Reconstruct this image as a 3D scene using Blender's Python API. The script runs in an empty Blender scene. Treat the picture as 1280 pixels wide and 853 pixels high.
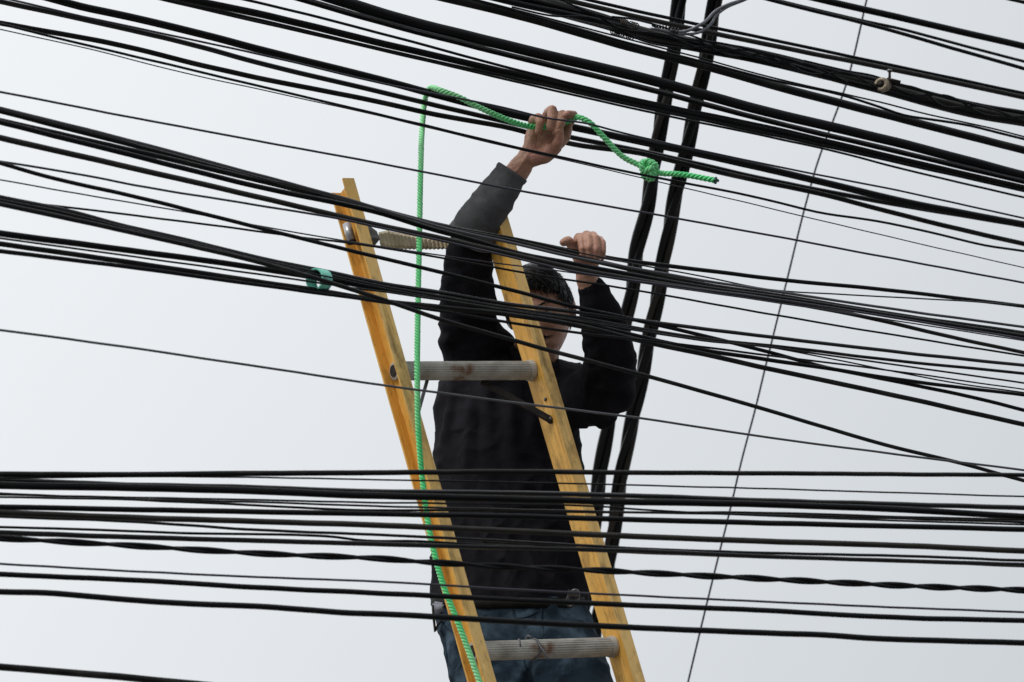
import bpy, bmesh, math, random
from mathutils import Vector, Matrix, noise
random.seed(7)
S = bpy.context.scene
COL = S.collection
PI = math.pi
PITCH = math.radians(20)
F = 6900.0
CAM = Vector((0, 0, 1.6))
RX = Matrix.Rotation(math.radians(90) + PITCH, 3, 'X')

def P(px, py, d):
    """point seen at photo pixel (px,py) standing d metres away along the view"""
    return CAM + RX @ Vector(((px - 640) / F * d, (426.5 - py) / F * d, -d))
def DIR(x, y, z):
    return RX @ Vector((x, y, z))
def PR(w, d):
    return w / 2 / F * d

# ------------------------------------------------------------------ materials
def mat(name, col, rough=0.5, metal=0.0, spec=0.5, col2=None, scale=8.0, bump=0.0, bscale=60.0,
        stretch=None, lo=0.35, hi=0.65, col3=None, scale3=30, lo3=.55, hi3=.7, sheen=0.0, obj=True, detail=4):
    m = bpy.data.materials.new(name); m.use_nodes = True
    nt = m.node_tree; N = nt.nodes; L = nt.links
    b = N['Principled BSDF']
    b.inputs['Base Color'].default_value = (*col, 1)
    b.inputs['Roughness'].default_value = rough
    b.inputs['Metallic'].default_value = metal
    b.inputs['Specular IOR Level'].default_value = spec
    if sheen:
        b.inputs['Sheen Weight'].default_value = sheen
        b.inputs['Sheen Roughness'].default_value = .45
    tc = N.new('ShaderNodeTexCoord'); mp = N.new('ShaderNodeMapping')
    L.new(tc.outputs['Object'], mp.inputs[0])
    if stretch: mp.inputs['Scale'].default_value = stretch
    prev = None
    if col2:
        n = N.new('ShaderNodeTexNoise'); n.inputs['Scale'].default_value = scale; n.inputs['Detail'].default_value = detail
        L.new(mp.outputs[0], n.inputs['Vector'])
        r = N.new('ShaderNodeMapRange'); r.inputs[1].default_value = lo; r.inputs[2].default_value = hi
        L.new(n.outputs[0], r.inputs[0])
        mx = N.new('ShaderNodeMix'); mx.data_type = 'RGBA'
        mx.inputs[6].default_value = (*col, 1); mx.inputs[7].default_value = (*col2, 1)
        L.new(r.outputs[0], mx.inputs[0]); prev = mx.outputs[2]
        rr = N.new('ShaderNodeMapRange'); rr.inputs[3].default_value = max(rough - .12, .05); rr.inputs[4].default_value = min(rough + .12, 1)
        L.new(n.outputs[0], rr.inputs[0]); L.new(rr.outputs[0], b.inputs['Roughness'])
    if col3:
        n = N.new('ShaderNodeTexNoise'); n.inputs['Scale'].default_value = scale3; n.inputs['Detail'].default_value = 6
        L.new(mp.outputs[0], n.inputs['Vector'])
        r = N.new('ShaderNodeMapRange'); r.inputs[1].default_value = lo3; r.inputs[2].default_value = hi3
        L.new(n.outputs[0], r.inputs[0])
        mx = N.new('ShaderNodeMix'); mx.data_type = 'RGBA'
        mx.inputs[6].default_value = (*col, 1); mx.inputs[7].default_value = (*col3, 1)
        if prev: L.new(prev, mx.inputs[6])
        L.new(r.outputs[0], mx.inputs[0]); prev = mx.outputs[2]
    if prev: L.new(prev, b.inputs['Base Color'])
    if bump:
        n = N.new('ShaderNodeTexNoise'); n.inputs['Scale'].default_value = bscale; n.inputs['Detail'].default_value = 5
        L.new(mp.outputs[0], n.inputs['Vector'])
        bu = N.new('ShaderNodeBump'); bu.inputs['Strength'].default_value = bump; bu.inputs['Distance'].default_value = .004
        L.new(n.outputs[0], bu.inputs['Height']); L.new(bu.outputs[0], b.inputs['Normal'])
    return m

M_black = mat('black_polythene', (.003, .0035, .0045), .4, spec=.16, col2=(.006, .0065, .0075), scale=14, bump=.12, bscale=90)
M_thick = mat('dark_polythene', (.003, .0033, .004), .45, spec=.15, col2=(.007, .007, .008), scale=9, bump=.15, bscale=60)
M_shiny = mat('glossy_black_jacket', (.004, .0045, .0055), .27, spec=.45, col2=(.006, .0065, .0075), scale=14, bump=.1, bscale=70)
M_dusty = mat('dusty_black_jacket', (.005, .0052, .0055), .5, spec=.2, col2=(.03, .029, .027), scale=16, lo=.5, hi=.75, bump=.2, bscale=90)
M_greyc = mat('weathered_grey_jacket', (.05, .052, .058), .5, col2=(.08, .08, .09), scale=10, bump=.1)
M_purple = mat('dark_violet_jacket', (.016, .015, .028), .5, col2=(.03, .028, .045), scale=12)
M_brown = mat('dusty_brown_jacket', (.008, .007, .006), .5, spec=.3, col2=(.022, .02, .017), scale=12, bump=.1)
M_steelw = mat('galvanised_wire', (.2, .21, .23), .5, metal=.5, col2=(.1, .105, .12), scale=60)
M_yellow = mat('yellow_fibreglass', (.86, .50, .10), .5, spec=.35, col2=(.78, .40, .06), scale=5, stretch=(1, 1, .4), lo=.3, hi=.7,
               col3=(.16, .075, .02), scale3=24, lo3=.56, hi3=.80, bump=.25, bscale=120)
M_tan = mat('bleached_fibreglass', (.80, .55, .22), .62, spec=.3, col2=(.70, .42, .12), scale=7, stretch=(1, 1, .4), lo=.3, hi=.7,
            col3=(.12, .07, .03), scale3=34, lo3=.55, hi3=.76, bump=.3, bscale=140)
M_alu = mat('dull_aluminium', (.52, .51, .47), .55, metal=.25, col2=(.34, .32, .28), scale=30, col3=(.16, .065, .02), scale3=11, lo3=.57, hi3=.66, bump=.3, bscale=200)
M_steel = mat('grey_steel', (.18, .185, .19), .45, metal=.8, col2=(.1, .09, .08), scale=40)
M_pin = mat('bright_zinc', (.55,.56,.58), .35, metal=.6, col2=(.4,.4,.4), scale=60)
M_dark = mat('black_steel', (.009, .009, .01), .6, metal=.0, spec=.2, col2=(.03, .024, .02), scale=40)
M_web = mat('tan_rubber_webbing', (.62, .52, .37), .75, col2=(.42, .34, .22), scale=30, bump=.4, bscale=200)
M_rope = mat('green_polypropylene', (.10, .72, .24), .42, col2=(.34, .86, .42), scale=3.2, lo=.45, hi=.62, col3=(.03, .40, .12), scale3=45, lo3=.6, hi3=.85)
M_ropeend = mat('singed_rope_end', (.01, .05, .045), .5, col2=(.02, .1, .08), scale=80)
M_teal = mat('teal_plastic', (.16, .62, .47), .4, col2=(.22, .68, .54), scale=30, bump=.1)
M_skin = mat('skin', (.46, .25, .165), .45, spec=.4, col2=(.34, .165, .11), scale=22, lo=.35, hi=.65, col3=(.55, .27, .21), scale3=40, lo3=.5, hi3=.7, bump=.45, bscale=260)
M_hair = mat('black_hair', (.003, .0028, .003), .42, spec=.16, col2=(.006, .0055, .0055), scale=60)
M_shirt = mat('black_cotton', (.0085, .0085, .011), .8, spec=.03, col2=(.016, .0155, .0195), scale=20, bump=.25, bscale=420)
M_sleeve = mat('black_cotton_lit_tone', (.042, .043, .047), .85, spec=.1, col2=(.11, .112, .118), scale=11, bump=.45, bscale=420)  # shirt cotton coloured lighter to stand in for light on the forearm
M_jean = mat('blue_denim', (.015, .026, .038), .85, spec=.04, col2=(.085, .13, .175), scale=13, lo=.45, hi=.75, col3=(.007, .012, .018), scale3=24, lo3=.5, hi3=.7, bump=.6, bscale=300)
M_leather = mat('black_leather', (.006, .0055, .0055), .6, spec=.1, col2=(.012, .011, .01), scale=40, bump=.3, bscale=200)
M_cream = mat('cream_ceramic', (.42, .34, .24), .6, col2=(.10, .08, .06), scale=70, bump=.5, bscale=200)
M_eye = mat('eye_white', (.30, .27, .25), .3)
M_iris = mat('dark_iris', (.01, .007, .005), .1)
M_lip = mat('lip_skin', (.28, .11, .09), .5, col2=(.22, .08, .07), scale=60)
M_asph = mat('asphalt', (.05, .05, .052), .9, col2=(.065, .064, .062), scale=3, bump=.4, bscale=90)
M_conc = mat('concrete_slabs', (.28, .27, .25), .9, col2=(.2, .19, .18), scale=2, bump=.3, bscale=50)
M_white = mat('road_paint', (.7, .7, .66), .7, col2=(.5, .5, .47), scale=20)

# ------------------------------------------------------------------ helpers
def tag(o, label=None, cat=None, group=None, kind=None):
    if label: o['label'] = label
    if cat: o['category'] = cat
    if group: o['group'] = group
    if kind: o['kind'] = kind
    return o
def empty(name, loc, label, cat, group=None):
    o = bpy.data.objects.new(name, None); COL.objects.link(o)
    o.location = loc; o.empty_display_size = .1
    return tag(o, label, cat, group)
def abs_loc(o):
    v = Vector((0, 0, 0))
    while o: v = v + o.location; o = o.parent
    return v
def build(name, bm, m, parent=None, smooth=True, origin=None, label=None):
    """link a bmesh given in world coordinates as one mesh object"""
    if origin is None:
        origin = Vector((0, 0, 0))
        for v in bm.verts: origin += v.co
        origin /= max(1, len(bm.verts))
    me = bpy.data.meshes.new(name)
    for v in bm.verts: v.co -= origin
    bmesh.ops.recalc_face_normals(bm, faces=bm.faces[:])
    bm.to_mesh(me); bm.free()
    for p in me.polygons: p.use_smooth = smooth
    me.materials.append(m)
    o = bpy.data.objects.new(name, me); COL.objects.link(o)
    if parent:
        o.parent = parent; o.location = origin - abs_loc(parent)
    else: o.location = origin
    if label: o['label'] = label
    return o

def catmull(pts, step):
    """pts: list of Vectors (any dim) ; resample smoothly"""
    out = []
    n = len(pts)
    for i in range(n - 1):
        p1, p2 = pts[i], pts[i + 1]
        p0 = pts[i - 1] if i else p1 * 2 - p2
        p3 = pts[i + 2] if i + 2 < n else p2 * 2 - p1
        d = (p2 - p1).length
        k = max(1, int(math.ceil(d / step)))
        # centripetal-ish tangents
        l01 = max((p1 - p0).length, 1e-6); l12 = max(d, 1e-6); l23 = max((p3 - p2).length, 1e-6)
        m1 = ((p1 - p0) / l01 * l12 + (p2 - p1) / l12 * l01) / (l01 + l12) * l12
        m2 = ((p2 - p1) / l12 * l23 + (p3 - p2) / l23 * l12) / (l12 + l23) * l12
        for j in range(k):
            t = j / k; t2 = t * t; t3 = t2 * t
            out.append(p1 * (2*t3 - 3*t2 + 1) + m1 * (t3 - 2*t2 + t) + p2 * (-2*t3 + 3*t2) + m2 * (t3 - t2))
    out.append(pts[-1].copy())
    return out

def frames(pts):
    T = []
    n = len(pts)
    for i in range(n):
        a = pts[max(i - 1, 0)]; b = pts[min(i + 1, n - 1)]
        t = (b - a); T.append(t.normalized() if t.length > 1e-9 else Vector((1, 0, 0)))
    up = Vector((0, 0, 1)) if abs(T[0].z) < .9 else Vector((0, 1, 0))
    x = T[0].cross(up).normalized(); fr = []
    for t in T:
        x = (x - t * x.dot(t)).normalized()
        fr.append((x, t.cross(x)))
    return fr

def tube(bm, pts, rad, seg=10, cap=True, ecc=None):
    fr = frames(pts); rings = []
    for i, p in enumerate(pts):
        r = rad(i / max(1, len(pts) - 1)) if callable(rad) else (rad[i] if isinstance(rad, (list, tuple)) else rad)
        x, y = fr[i]
        rings.append([bm.verts.new(p + (x * math.cos(2*PI*k/seg) + y * math.sin(2*PI*k/seg)) * r) for k in range(seg)])
    for a, b in zip(rings, rings[1:]):
        for k in range(seg):
            bm.faces.new((a[k], a[(k+1) % seg], b[(k+1) % seg], b[k]))
    if cap:
        bm.faces.new(rings[0][::-1]); bm.faces.new(rings[-1])

def box(bm, c, ax, ay, az, sx, sy, sz):
    vs = []
    for dx in (-1, 1):
        for dy in (-1, 1):
            for dz in (-1, 1):
                vs.append(bm.verts.new(c + ax * (dx*sx/2) + ay * (dy*sy/2) + az * (dz*sz/2)))
    for f in ((0,1,3,2),(4,6,7,5),(0,4,5,1),(2,3,7,6),(0,2,6,4),(1,5,7,3)):
        bm.faces.new([vs[i] for i in f])

def ball(bm, c, r, sub=2, scl=None, rot=None):
    ret = bmesh.ops.create_icosphere(bm, subdivisions=sub, radius=1.0)
    for v in ret['verts']:
        q = v.co.copy()
        q = Vector((q.x * (scl[0] if scl else r), q.y * (scl[1] if scl else r), q.z * (scl[2] if scl else r)))
        if rot: q = rot @ q
        v.co = c + q

def limb(bm, pts, radii, seg=14):
    for p, r in zip(pts, radii): ball(bm, p, r, 2)
    for i in range(len(pts) - 1):
        tube(bm, [pts[i], pts[i+1]], [radii[i], radii[i+1]], seg)

def remesh(bm, voxel, smooth_it=4, fac=.5):
    me = bpy.data.meshes.new('tmp'); bmesh.ops.recalc_face_normals(bm, faces=bm.faces[:]); bm.to_mesh(me); bm.free()
    o = bpy.data.objects.new('tmp', me); COL.objects.link(o)
    md = o.modifiers.new('r', 'REMESH'); md.mode = 'VOXEL'; md.voxel_size = voxel; md.adaptivity = 0
    if smooth_it:
        s = o.modifiers.new('s', 'SMOOTH'); s.factor = fac; s.iterations = smooth_it
    dg = bpy.context.evaluated_depsgraph_get(); dg.update()
    ev = o.evaluated_get(dg)
    m2 = bpy.data.meshes.new_from_object(ev)
    b2 = bmesh.new(); b2.from_mesh(m2)
    bpy.data.objects.remove(o); bpy.data.meshes.remove(me); bpy.data.meshes.remove(m2)
    return b2

def rail_mat(name, base, alt, dirt, Wd, Ud, Nd, seed):
    m = bpy.data.materials.new(name); m.use_nodes = True
    nt = m.node_tree; N = nt.nodes; K = nt.links; b = N['Principled BSDF']
    tc = N.new('ShaderNodeTexCoord'); cb = N.new('ShaderNodeCombineXYZ')
    for i, ax in enumerate((Wd, Ud, Nd)):
        d = N.new('ShaderNodeVectorMath'); d.operation = 'DOT_PRODUCT'; d.inputs[1].default_value = ax
        K.new(tc.outputs['Object'], d.inputs[0]); K.new(d.outputs['Value'], cb.inputs[i])
    def nz(scale, st, lo, hi, detail=5, off=0):
        mp = N.new('ShaderNodeMapping'); mp.inputs['Scale'].default_value = st; mp.inputs['Location'].default_value = (seed+off, off*2.3, seed*.7)
        K.new(cb.outputs[0], mp.inputs[0])
        n = N.new('ShaderNodeTexNoise'); n.inputs['Scale'].default_value = scale; n.inputs['Detail'].default_value = detail; n.inputs['Roughness'].default_value = .65
        K.new(mp.outputs[0], n.inputs['Vector'])
        r = N.new('ShaderNodeMapRange'); r.inputs[1].default_value = lo; r.inputs[2].default_value = hi; K.new(n.outputs[0], r.inputs[0])
        return r.outputs[0]
    def mix(fac, c1, c2, k=1.0):
        x = N.new('ShaderNodeMix'); x.data_type = 'RGBA'
        f = N.new('ShaderNodeMath'); f.operation = 'MULTIPLY'; f.inputs[1].default_value = k; K.new(fac, f.inputs[0]); K.new(f.outputs[0], x.inputs[0])
        for i, c_ in ((6, c1), (7, c2)):
            if isinstance(c_, tuple): x.inputs[i].default_value = (*c_, 1)
            else: K.new(c_, x.inputs[i])
        return x.outputs[2]
    c = mix(nz(7, (1, .5, 1), .35, .65), base, alt)
    c = mix(nz(70, (1, .05, 1), .50, .72, 3, 3), c, tuple(v*.62 for v in alt), .8)      # fibre grain
    c = mix(nz(24, (1, .40, 1), .52, .68, 7, 7), c, dirt, .72)                      # grime blotches
    c = mix(nz(110, (1, .18, 1), .57, .66, 5, 11), c, tuple(v*.6 for v in dirt), .45) # nicks
    c = mix(nz(60, (1, .10, 1), .63, .68, 4, 17), c, tuple(min(1, v*1.15+.08) for v in base), .8)  # bright scuffs
    K.new(c, b.inputs['Base Color'])
    b.inputs['Roughness'].default_value = .55; b.inputs['Specular IOR Level'].default_value = .35
    bu = N.new('ShaderNodeBump'); bu.inputs['Strength'].default_value = .35; bu.inputs['Distance'].default_value = .002
    K.new(nz(120, (1, .08, 1), 0, 1, 4, 23), bu.inputs['Height']); K.new(bu.outputs[0], b.inputs['Normal'])
    return m

# ------------------------------------------------------------------ cables
def cable_path(knots, base, k=1.0, ext=900, step=14, dj=0.0):
    """knots in photo pixels; depth = base + k*(px-640)/1000 ; extended well past the frame"""
    kn = [Vector((x, y, 0)) for x, y in kn_sorted(knots)]
    a, b = kn[0], kn[1]; d = (a - b).normalized()
    kn.insert(0, a + d * ext)
    a, b = kn[-1], kn[-2]; d = (a - b).normalized()
    kn.append(a + d * ext)
    pts = catmull(kn, step)
    sd = knots[0][1]*.37 + knots[-1][1]*.11
    return [P(p.x, p.y + .45*noise.noise(Vector((p.x*.022, sd, 0))), base + k * (p.x - 640) / 1000 + dj) for p in pts]
def kn_sorted(k): return k

def cable(knots, w, base, label, m=None, k=1.0, cat='cable', name='cable', group=None, w2=None, seg=10):
    pts = cable_path(knots, base, k)
    d0 = base
    r = PR(w, d0)
    bm = bmesh.new()
    if w2:
        n = len(pts); r2 = PR(w2, d0)
        def rf(t):
            t = min(1, max(0, (t - .28) / .44)); return r + (r2 - r) * t
        tube(bm, pts, rf, seg)
    else: tube(bm, pts, r, seg)
    hsh = int(abs(knots[0][1]*7 + knots[-1][1]*3)) % 5
    o = build(name, bm, m or (M_shiny if hsh == 0 else M_dusty if hsh == 3 else M_thick if w > 8 else M_black))
    return tag(o, label, cat, group)

UP = 'overhead cables sloping across the top'
MID = 'overhead cables crossing the man and ladder'
LOW = 'level overhead cables crossing the lower half'

# --- upper right group
cable([(1150,-28),(1262,-1),(1280,3)], 5, 11.95, 'short piece of black cable cutting the extreme top right corner', group=UP)
cable([(900,-34),(1015,-3),(1120,21),(1280,58)], 9, 11.95, 'thick black cable in the top right corner, second from the top at the right edge', group=UP)
cable([(900,-19),(962,-2),(1075,25),(1120,35),(1200,56),(1280,77)], 4, 11.93, 'thinner upper cable of the forking pair in the top right corner', group=UP)
cable([(900,-17),(962,0),(1075,28),(1120,40),(1175,56),(1280,86)], 5, 11.9, 'lower cable of the forking pair in the top right corner', group=UP)
cable([(690,-11),(800,15),(960,49),(1120,83),(1280,117)], 4.5, 11.92, 'thin black cable riding on top of its thicker twin, above the lashed bundle', group=UP)
cable([(690,-4),(800,22),(960,56),(1120,88),(1280,122)], 6.5, 11.9, 'thicker lower twin cable directly above the lashed bundle at upper right', group=UP, m=M_brown)
# --- V group
cable([(535,-8),(640,17),(800,62),(880,82),(960,105),(1120,147),(1280,188)], 13, 11.66, 'very thick smooth cable running just under the lashed bundle', group=UP, w2=10, seg=14)
cable([(700,27),(800,53),(880,74),(960,96),(1100,128),(1160,143),(1245,162),(1280,171)], 2.2, 11.6, 'hair thin wire along the top of the pair under the clamp', group=UP)
cable([(700,30),(800,58),(880,78),(960,99),(1060,121),(1100,134),(1130,144),(1160,149),(1200,155),(1280,174)], 3.5, 11.62, 'kinked thin wire sagging from its mate under the clamp', group=UP)
cable([(410,-4),(480,18),(640,59),(800,97),(960,140),(1120,178),(1280,220)], 15, 11.6, 'thickest black cable of all, passing well above the raised fist', group=UP, w2=12, seg=14)
cable([(365,-3),(480,30),(640,71),(800,110),(960,152),(1120,190),(1280,228)], 5.5, 11.63, 'slim cable hugging the underside of the thickest cable', group=UP)
cable([(375,-4),(480,26),(640,67.5),(800,106.5),(960,149),(1120,187),(1280,225)], 2.6, 11.59, 'pale shiny wire squeezed right under the thickest cable', m=M_greyc, group=UP)
cable([(302,-1),(320,3),(480,43),(640,86),(740,111),(800,125),(960,158),(1120,196),(1280,233)], 3.5, 11.58, 'thin cable that joins the top of the double cable above the fist', group=UP)
cable([(232,-1),(320,17),(480,55),(640,92),(800,129),(960,163),(1120,199),(1280,236)], 9.5, 11.62, 'thick cable entering the top edge left of centre, next above the green rope loop', group=UP, w2=7)
cable([(236,6),(320,24),(480,62),(640,98),(800,134),(960,168),(1120,203),(1280,239)], 3.5, 11.6, 'slim wire under the thick cable next above the green rope loop', group=UP)
cable([(640,101),(800,138),(960,171),(1025,185),(1135,213),(1280,247)], 3, 11.68, 'lowest thin wire of the fan reaching the right edge below the thickest cable', group=UP)
# --- T group : the rope hangs over these
cable([(45,-7),(100,8),(160,21),(240,40),(320,61),(480,101),(532,115),(640,143),(720,160),(800,177),(880,194),(960,212),(1040,231),(1120,250),(1200,266),(1280,281)], 9.5, 11.87, 'thick cable that carries the loop of the green rope and passes behind the fist', group=UP, seg=14)
cable([(5,-2),(100,20),(212,44),(320,67),(480,105),(640,137),(680,147),(740,156),(765,163),(865,186),(960,206),(1120,238),(1280,273)], 2.6, 11.5, 'thin wire stretched in front of the curled fingers of the raised fist', m=M_purple, group=UP)
cable([(0,2),(80,19),(160,37),(240,56),(320,78),(480,116),(532,129),(640,154),(715,172),(800,189),(880,207),(960,225),(1035,240),(1100,252),(1280,282)], 6.5, 11.9, 'cable leaving the top left corner, second under the loop of green rope', group=UP)
cable([(0,29),(160,59),(240,79),(320,97),(480,129),(532,141),(640,161),(715,180),(800,192),(880,211),(960,229),(1010,239),(1120,267),(1200,287),(1280,305)], 6.5, 11.88, 'cable third under the loop of green rope, lowest behind the raised fist', group=UP)
cable([(0,30),(110,57),(212,81),(320,107),(460,140),(532,157),(640,183),(697,196),(780,214),(857,229),(960,250),(1020,265),(1110,279),(1177,294),(1232,307),(1280,314)], 3.2, 11.5, 'thin wire drawn across the bare wrist of the raised arm', group=UP)
cable([(0,37),(110,61),(212,87),(320,111),(460,142),(532,159),(640,185),(697,198),(762,213),(825,228),(960,260),(1010,272),(1120,298),(1280,335)], 1.5, 11.52, 'hair thin line just under the wire that crosses the raised wrist', m=M_purple, group=UP)
cable([(0,115),(160,146),(320,176),(520,213),(640,237),(800,265),(960,294),(1120,324),(1280,354)], 2.8, 11.3, 'lone thin wire crossing the sleeve of the raised arm below its cuff', m=M_purple, group=MID)
# --- middle group
cable([(0,135),(160,175),(320,218),(420,245),(570,289),(640,304),(722,323),(790,335),(880,351),(960,363),(1120,387),(1280,409)], 3.6, 11.27, 'pale grey wire along the top of the uppermost middle bundle at left', m=M_greyc, group=MID)
cable([(0,139),(160,180),(320,222),(420,247),(445,254),(570,286),(640,299),(715,314),(757,322),(880,338),(960,348),(1120,364),(1280,383)], 6.5, 11.385, 'black cable gripped under the fingers of the lower hand', group=MID, w2=5)
cable([(0,137),(160,178),(320,221),(420,246),(570,285),(640,297),(757,323),(820,335),(880,346),(960,362),(1050,368),(1180,375),(1280,382)], 2, 11.32, 'hair thin wire splitting below the gripped cable at right and meeting it again', group=MID)
cable([(0,151),(160,187),(320,225),(420,250),(570,289),(640,302),(715,320),(790,337),(880,356),(960,368),(1120,394),(1280,417)], 6.5, 11.33, 'black cable just under the gripped cable at the ladder top', group=MID)
cable([(0,153),(160,193),(320,233),(480,268),(545,288),(600,303),(640,315),(715,330),(790,344),(880,360),(960,371),(1120,396),(1280,421)], 6.5, 11.29, 'black cable crossing the wrist of the lower hand', group=MID)
cable([(0,172.5),(160,209),(320,246),(480,283),(560,300),(640,318),(715,335),(790,349),(880,363),(960,374),(1060,392),(1200,424),(1280,441)], 7.5, 11.25, 'dusty brownish cable that breaks away below the middle bundle at right', m=M_brown, group=MID, w2=5)
cable([(0,202),(110,220),(160,230),(320,256.5),(420,273),(480,286),(560,303),(640,322),(715,339),(800,352),(960,373),(1280,424)], 2.8, 11.22, 'thin violet black wire that tucks under the middle bundle by the ladder top', m=M_purple, group=MID)
cable([(0,204),(55,220),(160,244),(320,284),(420,309),(520,333),(640,363),(715,383),(780,397),(820,406),(880,420),(960,440),(1035,460),(1120,477),(1225,499),(1280,513)], 5, 11.2, 'faded cable sloping across the forehead of the man', group=MID, m=M_black)
cable([(0,225),(160,253),(232,265),(320,282),(430,301),(555,320),(620,329),(715,341),(850,361),(960,377),(1280,426)], 1.8, 11.24, 'hair thin wire crossing above the dark hair', m=M_purple, group=MID)
cable([(0,248),(38,254),(80,259),(160,268.5),(320,289),(370,296),(430,303),(555,323),(640,338.5),(800,364),(960,392.5),(1155,425),(1280,445)], 2.7, 11.21, 'thin wire crossing over the black hair of the man', group=MID)
cable([(0,247),(80,263),(160,284),(240,302),(320,322),(400,338),(480,355),(550,366),(640,381),(727,391),(800,401),(960,421),(1120,440),(1280,457)], 6, 11.2, 'cable over the brow of the man, upper strand of the bundle leaving the left edge', group=MID, w2=4.5)
cable([(0,251),(80,267),(160,287),(240,305),(320,325),(400,342),(480,359),(550,371),(640,386),(727,398),(800,411),(890,425),(960,432),(1120,451),(1280,467)], 5, 11.17, 'cable over the eyes of the man, middle strand of the bundle leaving the left edge', group=MID, w2=4)
cable([(0,254),(80,270),(160,290),(240,307),(320,326),(400,344),(480,361),(640,388),(727,400),(890,427),(960,434),(1015,444),(1120,465),(1200,480),(1280,491)], 2, 11.14, 'thin wire crossing its neighbours in the fan at the middle of the right edge', group=MID)
cable([(0,255),(80,272),(160,290),(240,308),(320,327),(395,348),(480,375),(550,399),(640,425),(720,447),(800,468),(960,513),(1120,560),(1200,579),(1280,601)], 6, 11.08, 'steep cable diving across all others from left edge over chin and elbow', group=MID, w2=5)
cable([(0,292),(160,313),(320,335),(400,348),(480,362),(550,373),(640,390),(727,404),(800,421),(880,438),(960,450),(1035,461),(1120,474),(1280,494)], 8, 11.19, 'shiny cable on top of the second bundle at the left edge, carrying the teal clip', group=MID, w2=4.5)
cable([(0,298),(160,320),(320,342.5),(380,351),(447,361),(495,367),(550,375),(640,389),(727,402),(800,414),(880,426),(960,434),(1047,446),(1280,479)], 2.5, 11.13, 'thin wire in the gap of the second bundle at the left edge', group=MID)
cable([(0,305),(160,328),(320,352),(420,367),(480,377),(550,384),(640,394),(727,408),(800,426),(880,443),(960,461),(1120,495),(1280,531)], 6.5, 11.16, 'cable over the mouth of the man, lowest of the fan at the right edge', group=MID)
cable([(0,314),(160,334),(320,356),(400,367),(480,378),(550,389),(640,404),(735,418),(820,427),(957,444),(1110,463),(1280,487)], 5.5, 11.13, 'lowest cable of the second bundle at the left edge', group=MID, w2=1.8)
cable([(0,413),(100,426),(320,458),(480,482),(640,503),(800,523),(960,547),(1120,568),(1200,578),(1280,588)], 3, 11.0, 'lone thin wire passing just under the upper rung', m=M_greyc, group=MID)
# --- level group
HK = .2
cable([(0,593),(160,593.5),(320,592),(480,591),(640,590),(800,591),(960,592),(1120,593),(1280,594)], 7.5, 10.6, 'topmost of the level cables', k=HK, group=LOW, w2=5.5)
cable([(0,598),(160,596),(320,597),(480,600),(640,603),(800,607),(960,611),(1120,616),(1280,621)], 2.2, 10.62, 'thin level wire just below the topmost level cable', k=HK, group=LOW)
cable([(0,600),(160,606),(320,609.5),(440,614),(600,616),(760,619),(960,626),(1120,630.5),(1280,635)], 6.5, 10.66, 'upper of the two cables forming the thick dark level band', k=HK, group=LOW)
cable([(0,607),(160,610),(320,614),(440,619),(600,623),(760,627),(960,631),(1120,637),(1280,646)], 9.5, 10.6, 'thickest level cable, crossing the belly of the man', k=HK, group=LOW, w2=8, seg=14)
cable([(0,618.5),(160,622),(320,625),(440,628),(600,630),(760,634),(800,637),(960,645),(1120,651),(1280,656)], 2.6, 10.58, 'thin level wire below the thickest level cable, upper of two', k=HK, group=LOW)
cable([(0,621.5),(160,624.5),(320,628),(440,632),(600,636),(760,640),(960,641),(1120,646),(1280,650)], 2.8, 10.62, 'thin level wire below the thickest level cable, lower of two', k=HK, group=LOW)
cable([(300,631),(440,637.5),(600,638),(700,640),(820,641),(960,644),(1120,648),(1280,653)], 3.2, 10.68, 'dark level wire merging with its neighbours over the hidden rung', k=HK, group=LOW)
cable([(0,634),(160,637),(320,640),(440,642),(640,645.5),(800,650),(960,654),(1120,658),(1280,662)], 7, 10.56, 'level cable with a bright glint across the belly', k=HK, group=LOW)
cable([(0,641),(160,647),(320,652),(480,657),(640,664),(800,671),(960,677),(1120,682),(1280,689)], 7.5, 10.54, 'dusty level cable second above the twisted pair', m=M_brown, k=HK, group=LOW)
cable([(0,646),(160,652),(320,662.5),(480,669),(640,677),(800,686),(960,691.5),(1120,695),(1280,701)], 3.8, 10.58, 'slim level cable crossing diagonally into the pair above the twisted one', k=HK, group=LOW)
cable([(0,659),(160,664),(240,667),(320,668),(380,669),(420,671.5),(445,675),(520,677),(640,683),(800,691),(960,697),(1120,702),(1280,708)], 3.4, 10.6, 'wavy thin level wire that dips onto the cable above the twisted pair', k=HK, group=LOW)
cable([(0,666),(160,671.5),(320,676),(480,680.5),(640,685),(800,689),(960,696),(1120,701),(1280,706)], 7, 10.57, 'level cable directly above the twisted pair', k=HK, group=LOW, w2=5)
cable([(0,705),(160,714),(320,721.5),(480,727.5),(640,737),(800,745),(960,752.5),(1120,759.5),(1280,765.5)], 2.9, 10.5, 'thin level wire directly below the twisted pair', m=M_purple, k=HK, group=LOW)
cable([(0,718),(100,722.5),(160,725),(320,734.5),(480,742),(640,750),(800,757),(960,763.5),(1055,769),(1120,772),(1280,776)], 6.8, 10.48, 'level cable crossing the waist, second from the bottom', k=HK, group=LOW)
cable([(0,740),(70,742),(125,747),(240,755),(320,758),(440,766.5),(480,768),(640,777),(800,785),(960,791.5),(1030,794),(1085,798),(1180,801),(1280,804)], 7.6, 10.46, 'wavy level cable crossing the jeans, lowest of those spanning the whole view', k=HK, group=LOW)
cable([(0,834),(100,842),(190,850),(260,857),(600,890)], 9, 10.45, 'black cable cutting the bottom left corner', k=HK, group=LOW)

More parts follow.
